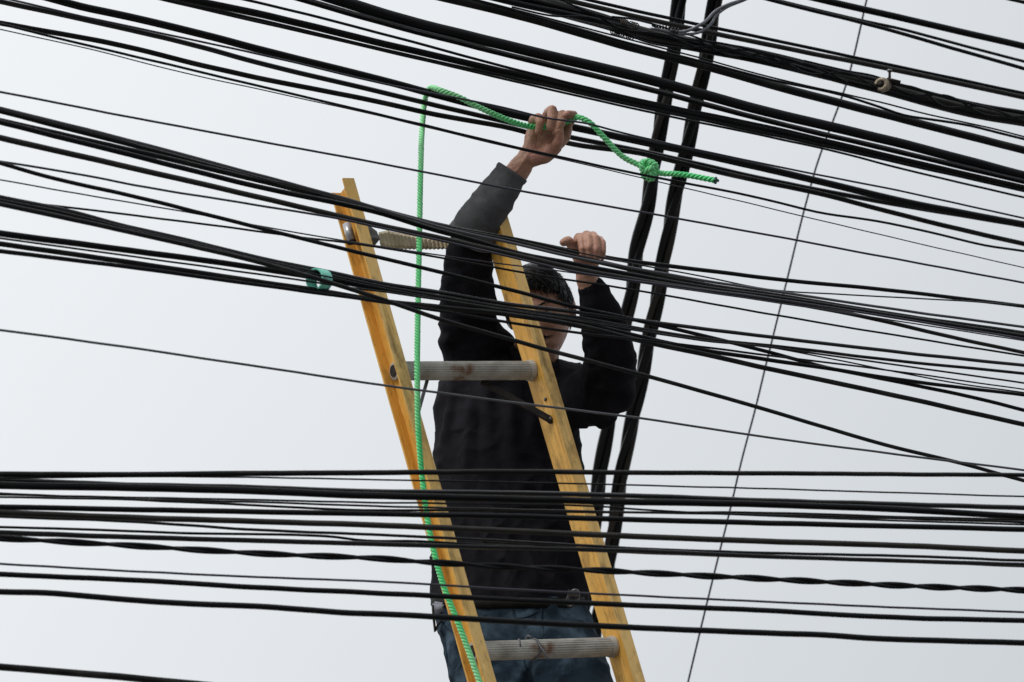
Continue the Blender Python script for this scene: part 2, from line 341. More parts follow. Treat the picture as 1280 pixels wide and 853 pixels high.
# twisted pair
def strands(parent, centre, rs, off, pitch_fn, n, m, phase=0, name='strand', seg=9):
    fr = frames(centre); objs = []
    ph = [phase]; 
    for i in range(1, len(centre)):
        ph.append(ph[-1] + 2*PI * (centre[i] - centre[i-1]).length / pitch_fn(i / len(centre)))
    for s in range(n):
        bm = bmesh.new()
        pts = []
        for i, c in enumerate(centre):
            x, y = fr[i]; a = ph[i] + 2*PI*s/n
            o = off(i/len(centre)) if callable(off) else off
            pts.append(c + (x*math.cos(a) + y*math.sin(a)) * o)
        tube(bm, pts, rs[s % len(rs)] if isinstance(rs, (list, tuple)) else rs, seg)
        objs.append(build(name, bm, m, parent))
    return objs
c = cable_path([(0,673),(160,682),(320,692),(480,699),(535,703),(640,709),(760,714),(800,716),(960,724),(1120,732),(1280,738)], 10.52, HK, step=6)
e = empty('twisted_cable', c[len(c)//2], 'twisted pair of black wires looking like a chain of long beads', 'cable', LOW)
px2m = 10.5 / F
strands(e, c, PR(5.0, 10.52), PR(4.0, 10.52), lambda t: px2m * 2 * (86 - 34 * min(1, max(0, (t - .28) / .44))), 2, M_black, phase=1.1)

# near vertical bundles behind
def vpath(kn, ext_top=500, step=8):
    ks = [Vector((x, y, d * 100)) for x, y, d in kn]
    a, b = ks[0], ks[1]; ks.insert(0, a + (a - b).normalized() * ext_top)
    return [P(p.x, p.y, p.z / 100) for p in catmull(ks, step)]
vb1 = vpath([(851,-5,12.5),(842,60,12.53),(836,100,12.56),(826,150,12.6),(818,200,12.64),(808,263,12.7),(797,313,12.75),(790,363,12.8),(783,400,12.84),(770,465,12.92),(760,526,13.0),(753,576,13.06),(747,620,13.1),(738,700,13.2),(722,800,13.3),(700,930,13.5),(670,1150,13.8)])
vb2 = vpath([(895,-5,12.5),(886,50,12.53),(876,100,12.56),(866,150,12.6),(854,205,12.64),(841,263,12.7),(832,313,12.75),(823,363,12.8),(813,413,12.86),(801,476,12.93),(791,526,13.0),(780,576,13.06),(774,613,13.1),(767,660,13.14),(760,710,13.2),(748,775,13.3),(722,900,13.45),(690,1150,13.8)])
for c, lab, ph in ((vb1, 'left one of the two steep twisted black cable bundles behind the elbow', .4), (vb2, 'right one of the two steep twisted black cable bundles, farther from the man', 2.0)):
    e = empty('cable_bundle', c[len(c)//2], lab, 'cable bundle', 'steep twisted bundles behind the man')
    for i_, o_ in enumerate(strands(e, c, [.0105, .0085, .0095], .0095, lambda t: .62, 3, M_black, phase=ph)):
        if i_ == 1: o_.data.materials[0] = M_brown
# thin steep line
c = vpath([(1084,-3,13.2),(1060,98,13.2),(1019,213,13.2),(1006,260,13.2),(985,345,13.2),(965,426,13.2),(957,458,13.2),(945,508,13.2),(927,576,13.2),(912,640,13.2),(897,700,13.2),(881,765,13.2),(860,853,13.2),(790,1150,13.2)])
bm = bmesh.new(); tube(bm, c, PR(2.5, 13.2), 8)
tag(build('steep_wire', bm, M_purple), 'single thin dark wire running steeply down right of the man', 'wire')

# lashed bundle, upper right
bbk = [(560,-22),(640,0),(720,20),(760,30),(800,42),(880,57),(960,73),(1035,92),(1100,107),(1160,123),(1210,136),(1280,149)]
c = cable_path(bbk, 11.8, 1.0, step=10)
e = empty('cable_bundle', c[len(c)//2], 'thick lashed bundle of many black cables at upper right, with a clamp on it', 'cable bundle')
rnd = random.Random(3); inv0 = RX.transposed()
fr = frames(c)
for s in range(7):
    bm = bmesh.new(); pts = []
    a0 = s * 2*PI/6 ; rr = .0105 if s < 6 else .002
    w1, w2_, p1, p2 = rnd.uniform(3, 6), rnd.uniform(5, 9), rnd.uniform(0, 6), rnd.uniform(0, 6)
    for i, q in enumerate(c):
        x, y = fr[i]; t = i / len(c) * 6
        a = a0 + .9*math.sin(t*w1*.35+p1) + .5*math.sin(t*w2_*.4+p2) + t*.25
        sw = 1 + .25*math.sin(t*2.3 + s)
        qx = inv0 @ (q - CAM); qpx = 640 + qx.x/-qx.z*F; sw += .4*min(1, max(0, (775 - qpx)/60))
        pts.append(q + (x*math.cos(a) + y*math.sin(a)) * rr * sw)
    tube(bm, pts, [.0062, .0072, .0055, .0068, .006, .0058, .008][s], 9)
    build('strand', bm, M_black if s % 3 else M_brown, e)
# lashing wire turns
def near(px):
    best = min(range(len(c)), key=lambda i: abs(((RX.transposed() @ (c[i]-CAM)).x / -(RX.transposed() @ (c[i]-CAM)).z * F + 640) - px))
    return best
for px0, turns, wdt in ((770, 5, .016), (784, 3, .012)):
    i0 = near(px0); bm = bmesh.new(); T = (c[i0+1]-c[i0]).normalized(); x, y = fr[i0]
    pts = [c[i0] + T*(j/(turns*14)*wdt*1.6) + (x*math.cos(j/14*2*PI) + y*math.sin(j/14*2*PI))*.0195 for j in range(turns*14)]
    tube(bm, pts, .0014, 6)
    build('lashing_wire', bm, M_dark, e)
# loose black tails near the lashing
for kn in ([(765,21),(790,24),(815,30),(838,37),(862,44),(905,60),(960,76)], [(815,32),(850,47),(900,54),(955,66),(1000,78)], [(700,-2),(720,9),(745,18),(775,26)], [(640,9),(690,20),(735,22),(780,37),(830,44),(880,62),(940,64),(990,84)], [(720,8),(750,22),(800,50),(850,60),(900,58),(950,75),(1010,81),(1060,103)], [(870,50),(915,70),(960,68),(1010,92),(1060,92),(1100,112)], [(1115,104),(1150,112),(1180,133),(1225,133),(1290,156)], [(1100,100),(1140,118),(1185,120),(1230,143),(1300,145)], [(1005,76),(1060,89),(1092,95),(1110,101),(1170,118),(1240,137)]):
    bm = bmesh.new(); pts = [P(p.x, p.y, 11.76 + (p.x-640)/1000) for p in catmull([Vector((a, b, 0)) for a, b in kn], 6)]
    tube(bm, pts, PR(2.6, 11.8), 7); build('loose_wire', bm, M_black, e)

# grey dead-end wire, top right of centre
g = []
kn = [(960,-14),(931,-1),(905,8),(892,16),(884,25),(872,33),(858,39),(848,40),(838,38)]
kn2 = [(958,-12),(929,1),(906,11),(896,19),(889,30),(876,40),(857,43),(842,42),(828,38),(812,36)]
e = empty('dead_end_wire', P(890,20,11.7), 'grey twisted wire end tied onto the lashed bundle at the top', 'wire')
for kk, rw in ((kn, 4.2), (kn2, 3.6)):
    bm = bmesh.new()
    pts = [P(p.x, p.y, 11.66 + (p.x-640)/1000*1.0 + .006*math.sin(j*.5)) for j, p in enumerate(catmull([Vector((a, b, 0)) for a, b in kk], 5))]
    tube(bm, pts, PR(rw, 11.7), 8); build('strand', bm, M_steelw, e)
bm = bmesh.new()
pts = []
for j in range(90):
    a = j / 12 * 2*PI; px = 848 - j*.32; py = 39.5 - j*.055
    q = P(px, py, 11.86); pts.append(q + DIR(0, math.cos(a)*.0065, math.sin(a)*.0065))
tube(bm, pts, .0016, 6); build('wire_wrap', bm, M_dark, e)

# cream clamp
e = empty('cable_clamp', P(1105,106,12.2), 'small cream and black clamp with a bolt fixed on the lashed bundle', 'clamp')
cc = P(1103,106,12.2); ax = DIR(-.55, .12, .82).normalized(); ux = ax.cross(Vector((0,0,1))).normalized(); uy = ax.cross(ux)
bm = bmesh.new()
n = 28; rin, rout = .0072, .0165
rings = []
for k_, (r_, h) in enumerate(((rout, -.01), (rout, .006), (rout*.85, .009), (rin*1.3, .009), (rin, .004), (rin, -.01))):
    rings.append([bm.verts.new(cc + ax*h + (ux*math.cos(2*PI*j/n)+uy*math.sin(2*PI*j/n))*r_*(1+.08*math.cos(4*PI*j/n))) for j in range(n)])
for a, b in zip(rings, rings[1:]+rings[:1]):
    for j in range(4, n-1): bm.faces.new((a[j], a[(j+1)%n], b[(j+1)%n], b[j]))
build('washer', bm, M_cream, e)
bm = bmesh.new(); tube(bm, [cc - ax*.01, cc + ax*.011], .0062, 6); build('bolt', bm, M_dark, e)
bm = bmesh.new(); b0 = P(1112,100,12.22)
tube(bm, [b0, b0 + DIR(.0, .022, .004)], .003, 8); tube(bm, [b0 + DIR(0,.017,.003), b0 + DIR(0,.023,.004)], .0055, 6); build('bolt', bm, M_steel, e)
bm = bmesh.new(); box(bm, P(1117,101,12.21), DIR(.97,-.24,0), DIR(.24,.97,0), DIR(0,0,1), .03, .006, .03); build('clamp_plate', bm, M_dark, e)

# teal spiral clip round the middle bundle at left
cc = P(399,350,10.93)
T = (P(440,358,10.97) - P(360,343,10.89)).normalized(); ux = T.cross(DIR(0,0,1)).normalized(); uy = T.cross(ux)
T2 = (T + DIR(0,0,-.42)*1.0).normalized(); ux = T2.cross(DIR(0,0,1)).normalized(); uy = T2.cross(ux)
bm = bmesh.new(); n = 46; outer = []
for j in range(n + 1):
    a = -.5 + (2*PI*1.08) * j / n
    r = .0205; row = []
    for (dr, dt) in ((-.0015, -.009), (.0015, -.009), (.0015, .009), (-.0015, .009)):
        row.append(bm.verts.new(cc + T2*(dt*1.6 + (j/n-.5)*.004) + (ux*math.cos(a) + uy*math.sin(a))*(r+dr)))
    outer.append(row)
for a, b in zip(outer, outer[1:]):
    for k_ in range(4): bm.faces.new((a[k_], a[(k_+1)%4], b[(k_+1)%4], b[k_]))
bm.faces.new(outer[0][::-1]); bm.faces.new(outer[-1])
tag(build('cable_clip', bm, M_teal, smooth=False), 'teal plastic ring clipped round the cables left of the ladder', 'clip')

# ------------------------------------------------------------------ ladder
th = math.radians(30)
W = Vector((math.cos(th), 0.0, -math.sin(th)))
u = Vector((-.293, 1, -.293*W.x/ -W.z * 1.0)); u.z = -(W.x*u.x)/W.z; u.normalize()
Nn = W.cross(u).normalized()
Wd, Ud, Nd = (RX @ W), (RX @ u), (RX @ Nn)
LO = P(507.5, 453, 11.42)
def L(a, b, c_): return LO + Wd*a + Ud*b + Nd*c_
LW = 168/(math.cos(th)*F/11.42)*1.0
LD, LF, RS = .064, .0262, .3275
bottom = -(L(0,0,0).z) / Ud.z
ladder = empty('ladder', L(LW/2, bottom, -LD/2), 'yellow fibreglass ladder with ribbed metal rungs leaning among the cables', 'ladder')
M_yellow = rail_mat('yellow_fibreglass', (.88, .52, .12), (.78, .40, .065), (.20, .10, .025), Wd, Ud, Nd, 1.3)
M_tan = rail_mat('bleached_fibreglass', (.86, .60, .25), (.78, .48, .14), (.16, .095, .035), Wd, Ud, Nd, 4.1)
def rail(side, top, a0):
    # channel: web + two flanges (opening outwards) with rounded lips
    t = .0042; s = side
    out = [(0,0),(s*LF,0),(s*LF,-t*1.2),(s*t,-t),(s*t,-LD+t),(s*LF,-LD+t*1.2),(s*LF,-LD),(0,-LD)]
    bm = bmesh.new(); rings = []
    b0 = -(L(a0,0,0).z) / Ud.z + .01
    nseg = 40
    for j in range(nseg+1):
        b = b0 + (top - b0) * j / nseg
        ring = []
        for (x, c_) in out:
            bb = b
            if j == 0: bb = b + 0
            wob = .0006*noise.noise(Vector((a0*9+x*30, b*6, c_*30)))
            ring.append(bm.verts.new(L(a0 + x + wob, bb, c_ + wob)))
        rings.append(ring)
    m_ = len(out)
    for a, b in zip(rings, rings[1:]):
        for k_ in range(m_): 
            f = bm.faces.new((a[k_], a[(k_+1)%m_], b[(k_+1)%m_], b[k_]))
            if k_ in (0,): f.material_index = 1
    bm.faces.new(rings[0][::-1]); bm.faces.new(rings[-1])
    bmesh.ops.bevel(bm, geom=[e_ for e_ in bm.edges if len(e_.link_faces) == 2 and e_.calc_face_angle(0) > 1.2], offset=.0011, segments=2, affect='EDGES')
    o = build('rail', bm, M_yellow, ladder, smooth=False)
    o.data.materials.append(M_tan)
    return o
topb = (451-219)/(F/11.5*u.y) + .0
r1 = rail(-1, topb, 0.0)
r2 = rail(1, topb-.015, LW)
CR = -LD*.56
RR = 12.2/(F/11.4)
def rung(b, r=RR):
    bm = bmesh.new(); n = 96; rings = []
    st = [(-.012, .6), (-.0115, .93), (-.004, 1.0), (.012, 1.0), (.0125, .97)]
    mid = [(LW*t, .97) for t in [i/24 for i in range(2, 23)]]
    en = [(LW-.0125, .97), (LW-.012, 1.08), (LW-.003, 1.14), (LW+.004, 1.0), (LW+.010, .93), (LW+.0105, .6)]
    for (a, sc) in st + mid + en:
        ring = []
        for k_ in range(n):
            an = 2*PI*k_/n
            fl = 1 + (.026 if k_ % 4 < 2 else -.026) * (1 if .0125 <= a <= LW-.0125 else 0)
            ring.append(bm.verts.new(L(a, b, CR) + (Ud*math.cos(an) + Nd*math.sin(an))*r*sc*fl))
        rings.append(ring)
    for a, b_ in zip(rings, rings[1:]):
        for k_ in range(n): bm.faces.new((a[k_], a[(k_+1)%n], b_[(k_+1)%n], b_[k_]))
    bm.faces.new(rings[0][::-1]); bm.faces.new(rings[-1])
    ro = build('rung', bm, M_alu, ladder, smooth=False)
    # dark hollow end plugs outside each rail
    for a in (-.0135, LW+.012):
        bm = bmesh.new(); tube(bm, [L(a-.0006, b, CR), L(a+.0006, b, CR)], r*.62, 20); build('rung_end', bm, M_dark, ro, smooth=False)
    return ro
nb = int((0 - bottom) / RS)
b = 0.0; k_ = 0
rung_bs = []
while True:
    bb = -RS * k_ * 1.0
    if bb < bottom + .25: break
    if k_ != 1: rung(bb)
    rung_bs.append(bb); k_ += 1
# top fitting: short tube in the left rail, bracket and pole strap
tb = RS
bm = bmesh.new(); tube(bm, [L(-.024, tb+.03, CR-.002), L(-.024, tb-.012, CR-.002)], .0095, 20); to = build('pin', bm, M_pin, ladder)
bm = bmesh.new(); tube(bm, [L(-.0245, tb-.0125, CR-.002), L(-.0245, tb-.0155, CR-.002)], .0102, 20); build('pin_cap', bm, M_dark, to)
bm = bmesh.new(); box(bm, L(-.004, tb+.0, CR+.012), Wd, Ud, Nd, .004, .06, .022); build('bracket', bm, M_dark, ladder, smooth=False)
bm = bmesh.new()
A0 = L(.002, tb, CR); 
pts = [A0, A0 + Wd*.016 + Ud*.004, A0 + Wd*.032 - Ud*.006]
for q0, q1, w0, w1 in ((pts[0], pts[1], .042, .034), (pts[1], pts[2], .034, .022)):
    vs = [bm.verts.new(q0 + Ud*w0/2 + Nd*.012), bm.verts.new(q1 + Ud*w1/2 + Nd*.012), bm.verts.new(q1 - Ud*w1/2 + Nd*.016), bm.verts.new(q0 - Ud*w0/2 + Nd*.016),
          bm.verts.new(q0 + Ud*w0/2 - Nd*.012), bm.verts.new(q1 + Ud*w1/2 - Nd*.012), bm.verts.new(q1 - Ud*w1/2 - Nd*.016), bm.verts.new(q0 - Ud*w0/2 - Nd*.016)]
    for f in ((0,1,2,3),(7,6,5,4),(0,4,5,1),(3,2,6,7),(1,5,6,2),(0,3,7,4)): bm.faces.new([vs[i] for i in f])
build('bracket', bm, M_steel, ladder, smooth=False)
# ribbed strap (pole grip) from left bracket to right rail, sagging away from camera
bm = bmesh.new(); n = 112; rows = []
for j in range(n+1):
    t = j / n
    px = 474.5 + (618-474.5)*t; py = 299 + 8.5*t + 2.0*math.sin(PI*t)
    d = 11.66 + .14*t + .10*math.sin(PI*t)
    q = P(px, py, d)
    along = DIR(1, 0, -.5).normalized()
    half = (.0185 - .0125*min(1, t*1.5)) if t > .09 else (.012 + .0065*t/.09)
    wv = (DIR(-.18, 1, 0)*half)
    tooth = .0042*((j % 4) < 2)
    th_ = DIR(0, -.35, 1).normalized()
    rows.append([bm.verts.new(q + wv + th_*(.004+tooth)), bm.verts.new(q - wv*.35 + th_*(.010+tooth)), bm.verts.new(q - wv*1.0 + DIR(0,-.0016,0)*(1 if tooth else 0) + th_*(.004)), bm.verts.new(q - wv*.9 - th_*.012), bm.verts.new(q + wv - th_*.008)])
for a, b_ in zip(rows, rows[1:]):
    for k2 in range(5): bm.faces.new((a[k2], a[(k2+1)%5], b_[(k2+1)%5], b_[k2]))
bm.faces.new(rows[0][::-1]); bm.faces.new(rows[-1])
build('pole_grip_strap', bm, M_web, ladder, smooth=False)
# diagonal braces under the upper rung
def flat_bar(p0, p1, w, t, m, hole=True):
    bm = bmesh.new(); d = (p1-p0).normalized(); s_ = d.cross(Nd).normalized()
    box(bm, (p0+p1)/2, d, s_, Nd, (p1-p0).length, w, t)
    tube(bm, [p1 - Nd*t*.6, p1 + Nd*t*.6], w*.55, 16)
    o = build('brace', bm, m, ladder, smooth=False)
    if hole:
        bm = bmesh.new(); tube(bm, [p1 - Nd*.002, p1 + Nd*(t*.6+.003)], w*.28, 12); build('bolt', bm, M_steel, o)
flat_bar(L(LW*.62, -.016, CR-.015), L(LW-.003, -.128, CR+.016), .016, .005, M_dark)
flat_bar(L(LW*.22, -.012, CR-.012), L(.01, -.12, CR-.01), .007, .004, M_steel, False)
# bolts on right web
for bb in (-.08,):
    bm = bmesh.new(); q = L(LW, bb, -.018); tube(bm, [q, q - Wd*.003], .004, 10); build('rivet', bm, M_steel, ladder)
# cable tie on lower rung
bm = bmesh.new(); q = L(LW*.39, -2*RS, CR); pts = []
for j in range(26):
    a = 2*PI*j/22; pts.append(q + (Ud*math.cos(a)+Nd*math.sin(a))*(RR*1.07) + Wd*(.016*math.sin(a*.5+.3) - .003*a))
pts.append(pts[-1] + DIR(.002, -.012, .012))
tube(bm, pts, .0019, 6)
q2 = L(LW*.39, -2*RS, CR) + Ud*RR*1.1
tube(bm, [q2 + DIR(-.006,.001,0), q2 + DIR(-.002,.009,.004), q2+DIR(.006,.006,.006)], .0022, 6)
pts = [q + (Nd*.9+Ud*.3)*RR*1.1 + Wd*.006, q + (Nd*.9-Ud*.75)*RR*1.15 + Wd*.014, q + (Nd*.85-Ud*1.45)*RR*1.1 + Wd*.021]
tube(bm, pts, .0024, 6)
tag(build('cable_tie', bm, M_steelw), 'grey tie wrapped round the lower ladder rung', 'cable tie')

# ------------------------------------------------------------------ rope
rk = [(900,1800,10.0),(760,1400,10.4),(668,1090,10.72),(603,863,10.96),(577,790,11.03),(552,725,11.1),(537,665,11.17),(528,600,11.25),(523,540,11.3),(521.5,480,11.35),(522,400,11.46),(524,300,11.6),(526,200,11.72),(528,155,11.81),(531,126,11.835),(535,114,11.81),(541,110,11.76),(550,113,11.72),(572,121,11.71),(600,135,11.71),(640,152,11.72),(656,157,11.735),(675,159,11.748),(695,156,11.748),(710,152,11.745),(723,147,11.73),(735,152,11.72),(755,172,11.715),(780,197,11.715),(800,207,11.715),(812,213,11.71),(822,216,11.71),(850,218,11.70),(893,225.5,11.69)]
ks = [Vector((x, y, d*600)) for x, y, d in rk]
rp = [P(p.x, p.y, p.z/600) for p in catmull(ks, 1.3)]
rope = empty('rope', P(541,110,11.76), 'bright green twisted rope looped over the cables and held in the raised fist', 'rope')
def rope_strands(bm, pts, R_=.0063, pitch=.025, seg=7, n=3):
    fr = frames(pts); ph = 0; phs = [0]
    for i in range(1, len(pts)): ph += 2*PI*(pts[i]-pts[i-1]).length/(pitch*(1+.14*noise.noise(pts[i]*9))); phs.append(ph)
    for s in range(n):
        q = []
        for i, p_ in enumerate(pts):
            x, y = fr[i]; a = -(phs[i] + 2*PI*s/n)
            q.append(p_ + (x*math.cos(a)+y*math.sin(a))*R_*(.60+.05*noise.noise(p_*25+Vector((s*7,0,0)))))
        tube(bm, q, R_*.45, seg)
bm = bmesh.new(); rope_strands(bm, rp); build('cord', bm, M_rope, rope)
# knot : several loops of the same cord
kc = P(810, 211, 11.70); kx, ky, kz = DIR(.96,-.28,0), DIR(.28,.96,0), DIR(0,0,1)
bm = bmesh.new(); pts = []
for j in range(150):
    t = j/149*2*PI*1.0
    # trefoil-like overhand knot
    X = .0068*(math.sin(t)+2*math.sin(2*t)); Y = .0068*(math.cos(t)-2*math.cos(2*t)); Z = -.0085*math.sin(3*t)
    pts.append(kc + kx*X*.85 + ky*Y*.95 + kz*(Z*1.1+.004))
rope_strands(bm, pts)
pts = [kc + DIR(-.004,-.012,-.004), kc + DIR(-.001,-.022,.004), kc + DIR(.009,-.021,.009), kc + DIR(.012,-.008,.010), kc+DIR(.006,.006,.012)]
rope_strands(bm, catmull(pts, .002))
rope_strands(bm, catmull([kc+DIR(-.014,.006,.002), kc+DIR(-.004,.0155,.010), kc+DIR(.010,.012,.011), kc+DIR(.016,-.002,.006), kc+DIR(.008,-.014,.0)], .002))
rope_strands(bm, catmull([kc+DIR(-.015,.002,-.002), kc+DIR(-.008,-.006,.012), kc+DIR(.004,.0,.017), kc+DIR(.014,.008,.006)], .002))
build('knot', bm, M_rope, rope)

ep = rp[-1]; ed = (rp[-1]-rp[-8]).normalized()
bm = bmesh.new()
for off in ((.0,.0045,0),(-.001,-.0045,.002),(.004,0,-.003),(-.002,.001,.004)):
    ball(bm, ep + ed*.003 + DIR(*off), .0036, 2)
ball(bm, ep + ed*.008, .0026, 2)
build('rope_end', bm, M_ropeend, rope)

# ------------------------------------------------------------------ person
foot_z_pt = L(LW*.5, rung_bs[4] if len(rung_bs) > 4 else -4*RS, CR)
person = empty('person', foot_z_pt, 'man in black shirt and blue jeans on the ladder, fist raised gripping a rope', 'person')
body = bmesh.new()
def Q(px, py, d): return P(px, py, d)
sc = 11.9/F
# torso + neck
def loft(bm, st, seg=28, power=2.4):
    """st: (py, xl, xr, depth, halfthick)"""
    rings = []
    for (py, xl, xr, d, ht) in st:
        cx = (xl+xr)/2; hw = (xr-xl)/2/F*d; c_ = P(cx, py, d); ring = []
        for k3 in range(seg):
            a = 2*PI*k3/seg; ca, sa = math.cos(a), math.sin(a)
            ex = math.copysign(abs(ca)**(2/power), ca); ey = math.copysign(abs(sa)**(2/power), sa)
            ring.append(bm.verts.new(c_ + DIR(1,0,0)*hw*ex + DIR(0,0,1)*ht*ey))
        rings.append(ring)
    for a, b_ in zip(rings, rings[1:]):
        for k3 in range(seg): bm.faces.new((a[k3], a[(k3+1)%seg], b_[(k3+1)%seg], b_[k3]))
    bm.faces.new(rings[0][::-1]); bm.faces.new(rings[-1])
loft(body, [(452,620,700,11.95,.05),(490,575,695,11.94,.07),(560,575,690,11.88,.07),(660,575,690,11.81,.065),(760,575,695,11.73,.065),(810,590,700,11.69,.06)])
limb(body, [Q(665,465,11.94), Q(672,430,11.92), Q(676,405,11.93)], [.058, .05, .05])
# right arm (raised, picture left)
RA = [Q(592,452,11.95), Q(588,375,11.84), Q(592,300,11.76), Q(624,248,11.745), Q(652,207,11.745)]
limb(body, RA, [.04, .036, .032, .0285, .0255])
# left arm
LA = [Q(700,490,11.93), Q(735,505,11.78), Q(764,492,11.66), Q(758,425,11.58), Q(738,366,11.54), Q(733,345,11.53)]
limb(body, LA, [.04, .034, .03, .028, .024, .0235])
# legs
HRl = [Q(598,800,11.67), Q(622,960,11.38), Q(745,1148,11.05)]
HLl = [Q(690,800,11.67), Q(778,950,11.30), Q(800,1150,11.08)]
fr_ = [Q(745,1148,11.05), L(LW*.30, -4*RS, CR) + Ud*.045 - Nd*.03]
HRl = [Q(598,800,11.67), Q(625,975,11.33), L(LW*.30, -4*RS, CR) + Ud*.11 - Nd*.05]
HLl = [Q(690,800,11.67), Q(775,955,11.26), L(LW*.70, -4*RS, CR) + Ud*.11 - Nd*.05]
for lg in (HRl, HLl):
    limb(body, lg, [.058, .042, .03])
    ft = [lg[2], lg[2] - Ud*.045 + Nd*.02, lg[2] - Ud*.065 + Nd*.11]
    limb(body, ft, [.034, .036, .026])

# ---- head
HC = Q(676, 393, 11.93)
hr = (Matrix.Rotation(math.radians(0), 3, 'X'))
# local head axes: X picture-right, Y towards viewer (face front), Z up
yaw, roll, pit = math.radians(13), math.radians(-10), math.radians(5)
Bh = Matrix((DIR(1,0,0), DIR(0,0,1), DIR(0,1,0))).transposed()
Hrot = Bh @ Matrix.Rotation(-roll*-1, 3, 'Y') @ Matrix.Rotation(yaw*1, 3, 'Z') @ Matrix.Rotation(-pit, 3, 'X')
def g(x, z, cx, cz, sx, sz): return math.exp(-((x-cx)/sx)**2 - ((z-cz)/sz)**2)
def head_pt(dv):
    x, y, z = dv
    a, b_, c_ = .066, .086, .098
    p = Vector((x*a, y*b_, z*c_))
    if z < 0:
        k5 = 1 - .30*(-z)**1.4
        p.x *= k5
        p.y = p.y*(1 - .12*(-z)) + .010*(-z)
    if y < 0 and z < -.2: p.y *= .82
    if y > 0:
        X, Z = p.x, p.z
        f = 0
        f += .027*g(X, Z, 0, -.018, .0110, .015)          # nose tip
        f += .015*g(X, Z, 0, .002, .0085, .022)           # bridge
        for s in (-1, 1):
            f += .007*g(X, Z, s*.010, -.024, .006, .006)   # nostrils
            f -= .013*g(X, Z, s*.028, .008, .0155, .011)   # sockets
            f += .007*g(X, Z, s*.027, .026, .020, .007)    # brows
            f += .006*g(X, Z, s*.036, -.016, .014, .014)   # cheeks
            f -= .004*g(X, Z, s*.028, -.045, .012, .014)
        f += .008*g(X, Z, 0, -.046, .017, .0055)           # upper lip
        f += .0075*g(X, Z, 0, -.0575, .015, .0050)
        f -= .0045*g(X, Z, 0, -.0515, .020, .0022)
        f -= .005*g(X, Z, 0, -.067, .014, .005)
        f += .010*g(X, Z, 0, -.080, .016, .010)            # chin
        p.y += f
    return p
def to_head(p): return HC + Hrot @ p
tmp = bmesh.new(); bmesh.ops.create_icosphere(tmp, subdivisions=6, radius=1)
vm = {}
for v in tmp.verts: vm[v.index] = body.verts.new(to_head(head_pt(v.co.normalized())))
for f in tmp.faces: body.faces.new([vm[v.index] for v in f.verts])
tmp.free()
for s in (-1, 1):   # eyelids
    ball(body, to_head(Vector((s*.028, .0575, .0150))), 1, 3, scl=(.0155, .0115, .0062), rot=Hrot)
    ball(body, to_head(Vector((s*.028, .0565, .0015))), 1, 3, scl=(.0145, .0105, .0050), rot=Hrot)
for s in (-1, 1):   # ears
    ec = to_head(Vector((s*.067, -.006, .0)))
    ball(body, ec, 1, 3, scl=(.007, .013, .025), rot=Hrot @ Matrix.Rotation(s*-.35, 3, 'Z'))
    ball(body, to_head(Vector((s*.071, -.010, .006))), 1, 3, scl=(.005, .011, .018), rot=Hrot @ Matrix.Rotation(s*-.5, 3, 'Z'))

# ---- raised hand (palm towards the viewer, fingers curled over the rope)
wr = RA[-1]
def lm(pts, r): limb(body, [Q(*p) for p in pts], r, 12)
palm_w = (655,203,11.745)
for mc, rr_ in (((667,157,11.778), .0125), ((681,152,11.785), .013), ((696,151,11.785), .013), ((708,156,11.782), .012)):
    lm([palm_w, ((palm_w[0]+mc[0])/2+4, (palm_w[1]+mc[1])/2+2, 11.765), mc], [.0215, .018, rr_])
lm([(663,190,11.75),(665,172,11.765),(667,160,11.775)], [.018,.0165,.012])     # hypothenar
lm([(663,199,11.74),(682,194,11.745),(695,185,11.74)], [.019,.0185,.0135])      # thenar
lm([(693,184,11.735),(699,175,11.722),(700,165,11.716)], [.0118,.0112,.0092])     # thumb
lm([(665,158,11.775),(667,150,11.762),(673,147,11.737),(675,154,11.722),(673,164,11.722)], [.0115,.0105,.0102,.0095,.0082])
lm([(681,153,11.785),(686,141,11.77),(690,138,11.737),(690,149,11.718),(688,159,11.716)], [.0125,.0122,.0118,.0108,.0094])
lm([(696,152,11.785),(703,145,11.768),(703,144,11.735),(701,154,11.716),(697,164,11.716)], [.0125,.0120,.0115,.0105,.0092])
lm([(708,157,11.782),(716,147,11.768),(716,144,11.742),(710,143,11.722)], [.0118,.0112,.0105,.0092])
lm([(695,184,11.745),(706,172,11.765),(709,160,11.778)], [.012,.0125,.012])

# ---- lower hand over the gripped cable
for mc in ((720,306,11.515),(729,302,11.52),(738,300,11.52),(747,304,11.52)):
    lm([(733,345,11.53), ((733+mc[0])/2, 326, 11.525), mc], [.0215,.0165,.0115])
lm([(720,305,11.515),(724,297,11.50),(727,300,11.468),(728,311,11.452),(728,318,11.452)], [.0115,.0108,.0098,.0092,.0075])
lm([(729,301,11.52),(733,294.5,11.50),(736,298,11.465),(737,310,11.448),(737,319,11.45)], [.0118,.011,.0102,.0094,.0078])
lm([(738,300,11.52),(741,295.5,11.50),(744.5,299,11.465),(745.5,312,11.448),(745.5,321,11.45)], [.0118,.0108,.010,.0092,.0077])
lm([(746,304,11.52),(749,300,11.50),(752.5,304,11.468),(753,315,11.455),(753,322,11.456)], [.011,.0098,.009,.0082,.007])
lm([(724,322,11.515),(716,308,11.495),(710,301,11.475),(704,303.5,11.468)], [.0145,.0122,.0105,.0085])
limb(body, [Q(646,214,11.722), Q(657,199,11.722), Q(664,188,11.735)], [.005,.0055,.004])
limb(body, [Q(640,216,11.724), Q(650,203,11.724), Q(656,192,11.735)], [.004,.0045,.0035])
body = remesh(body, .0019, 3, .45)
for v in body.verts:   # knuckle creases and skin unevenness
    v.co += v.normal * (.0007*noise.noise(v.co*55) - .0009*(1-abs(noise.noise(v.co*38)))**9)
bo = build('body', body, M_skin, person)

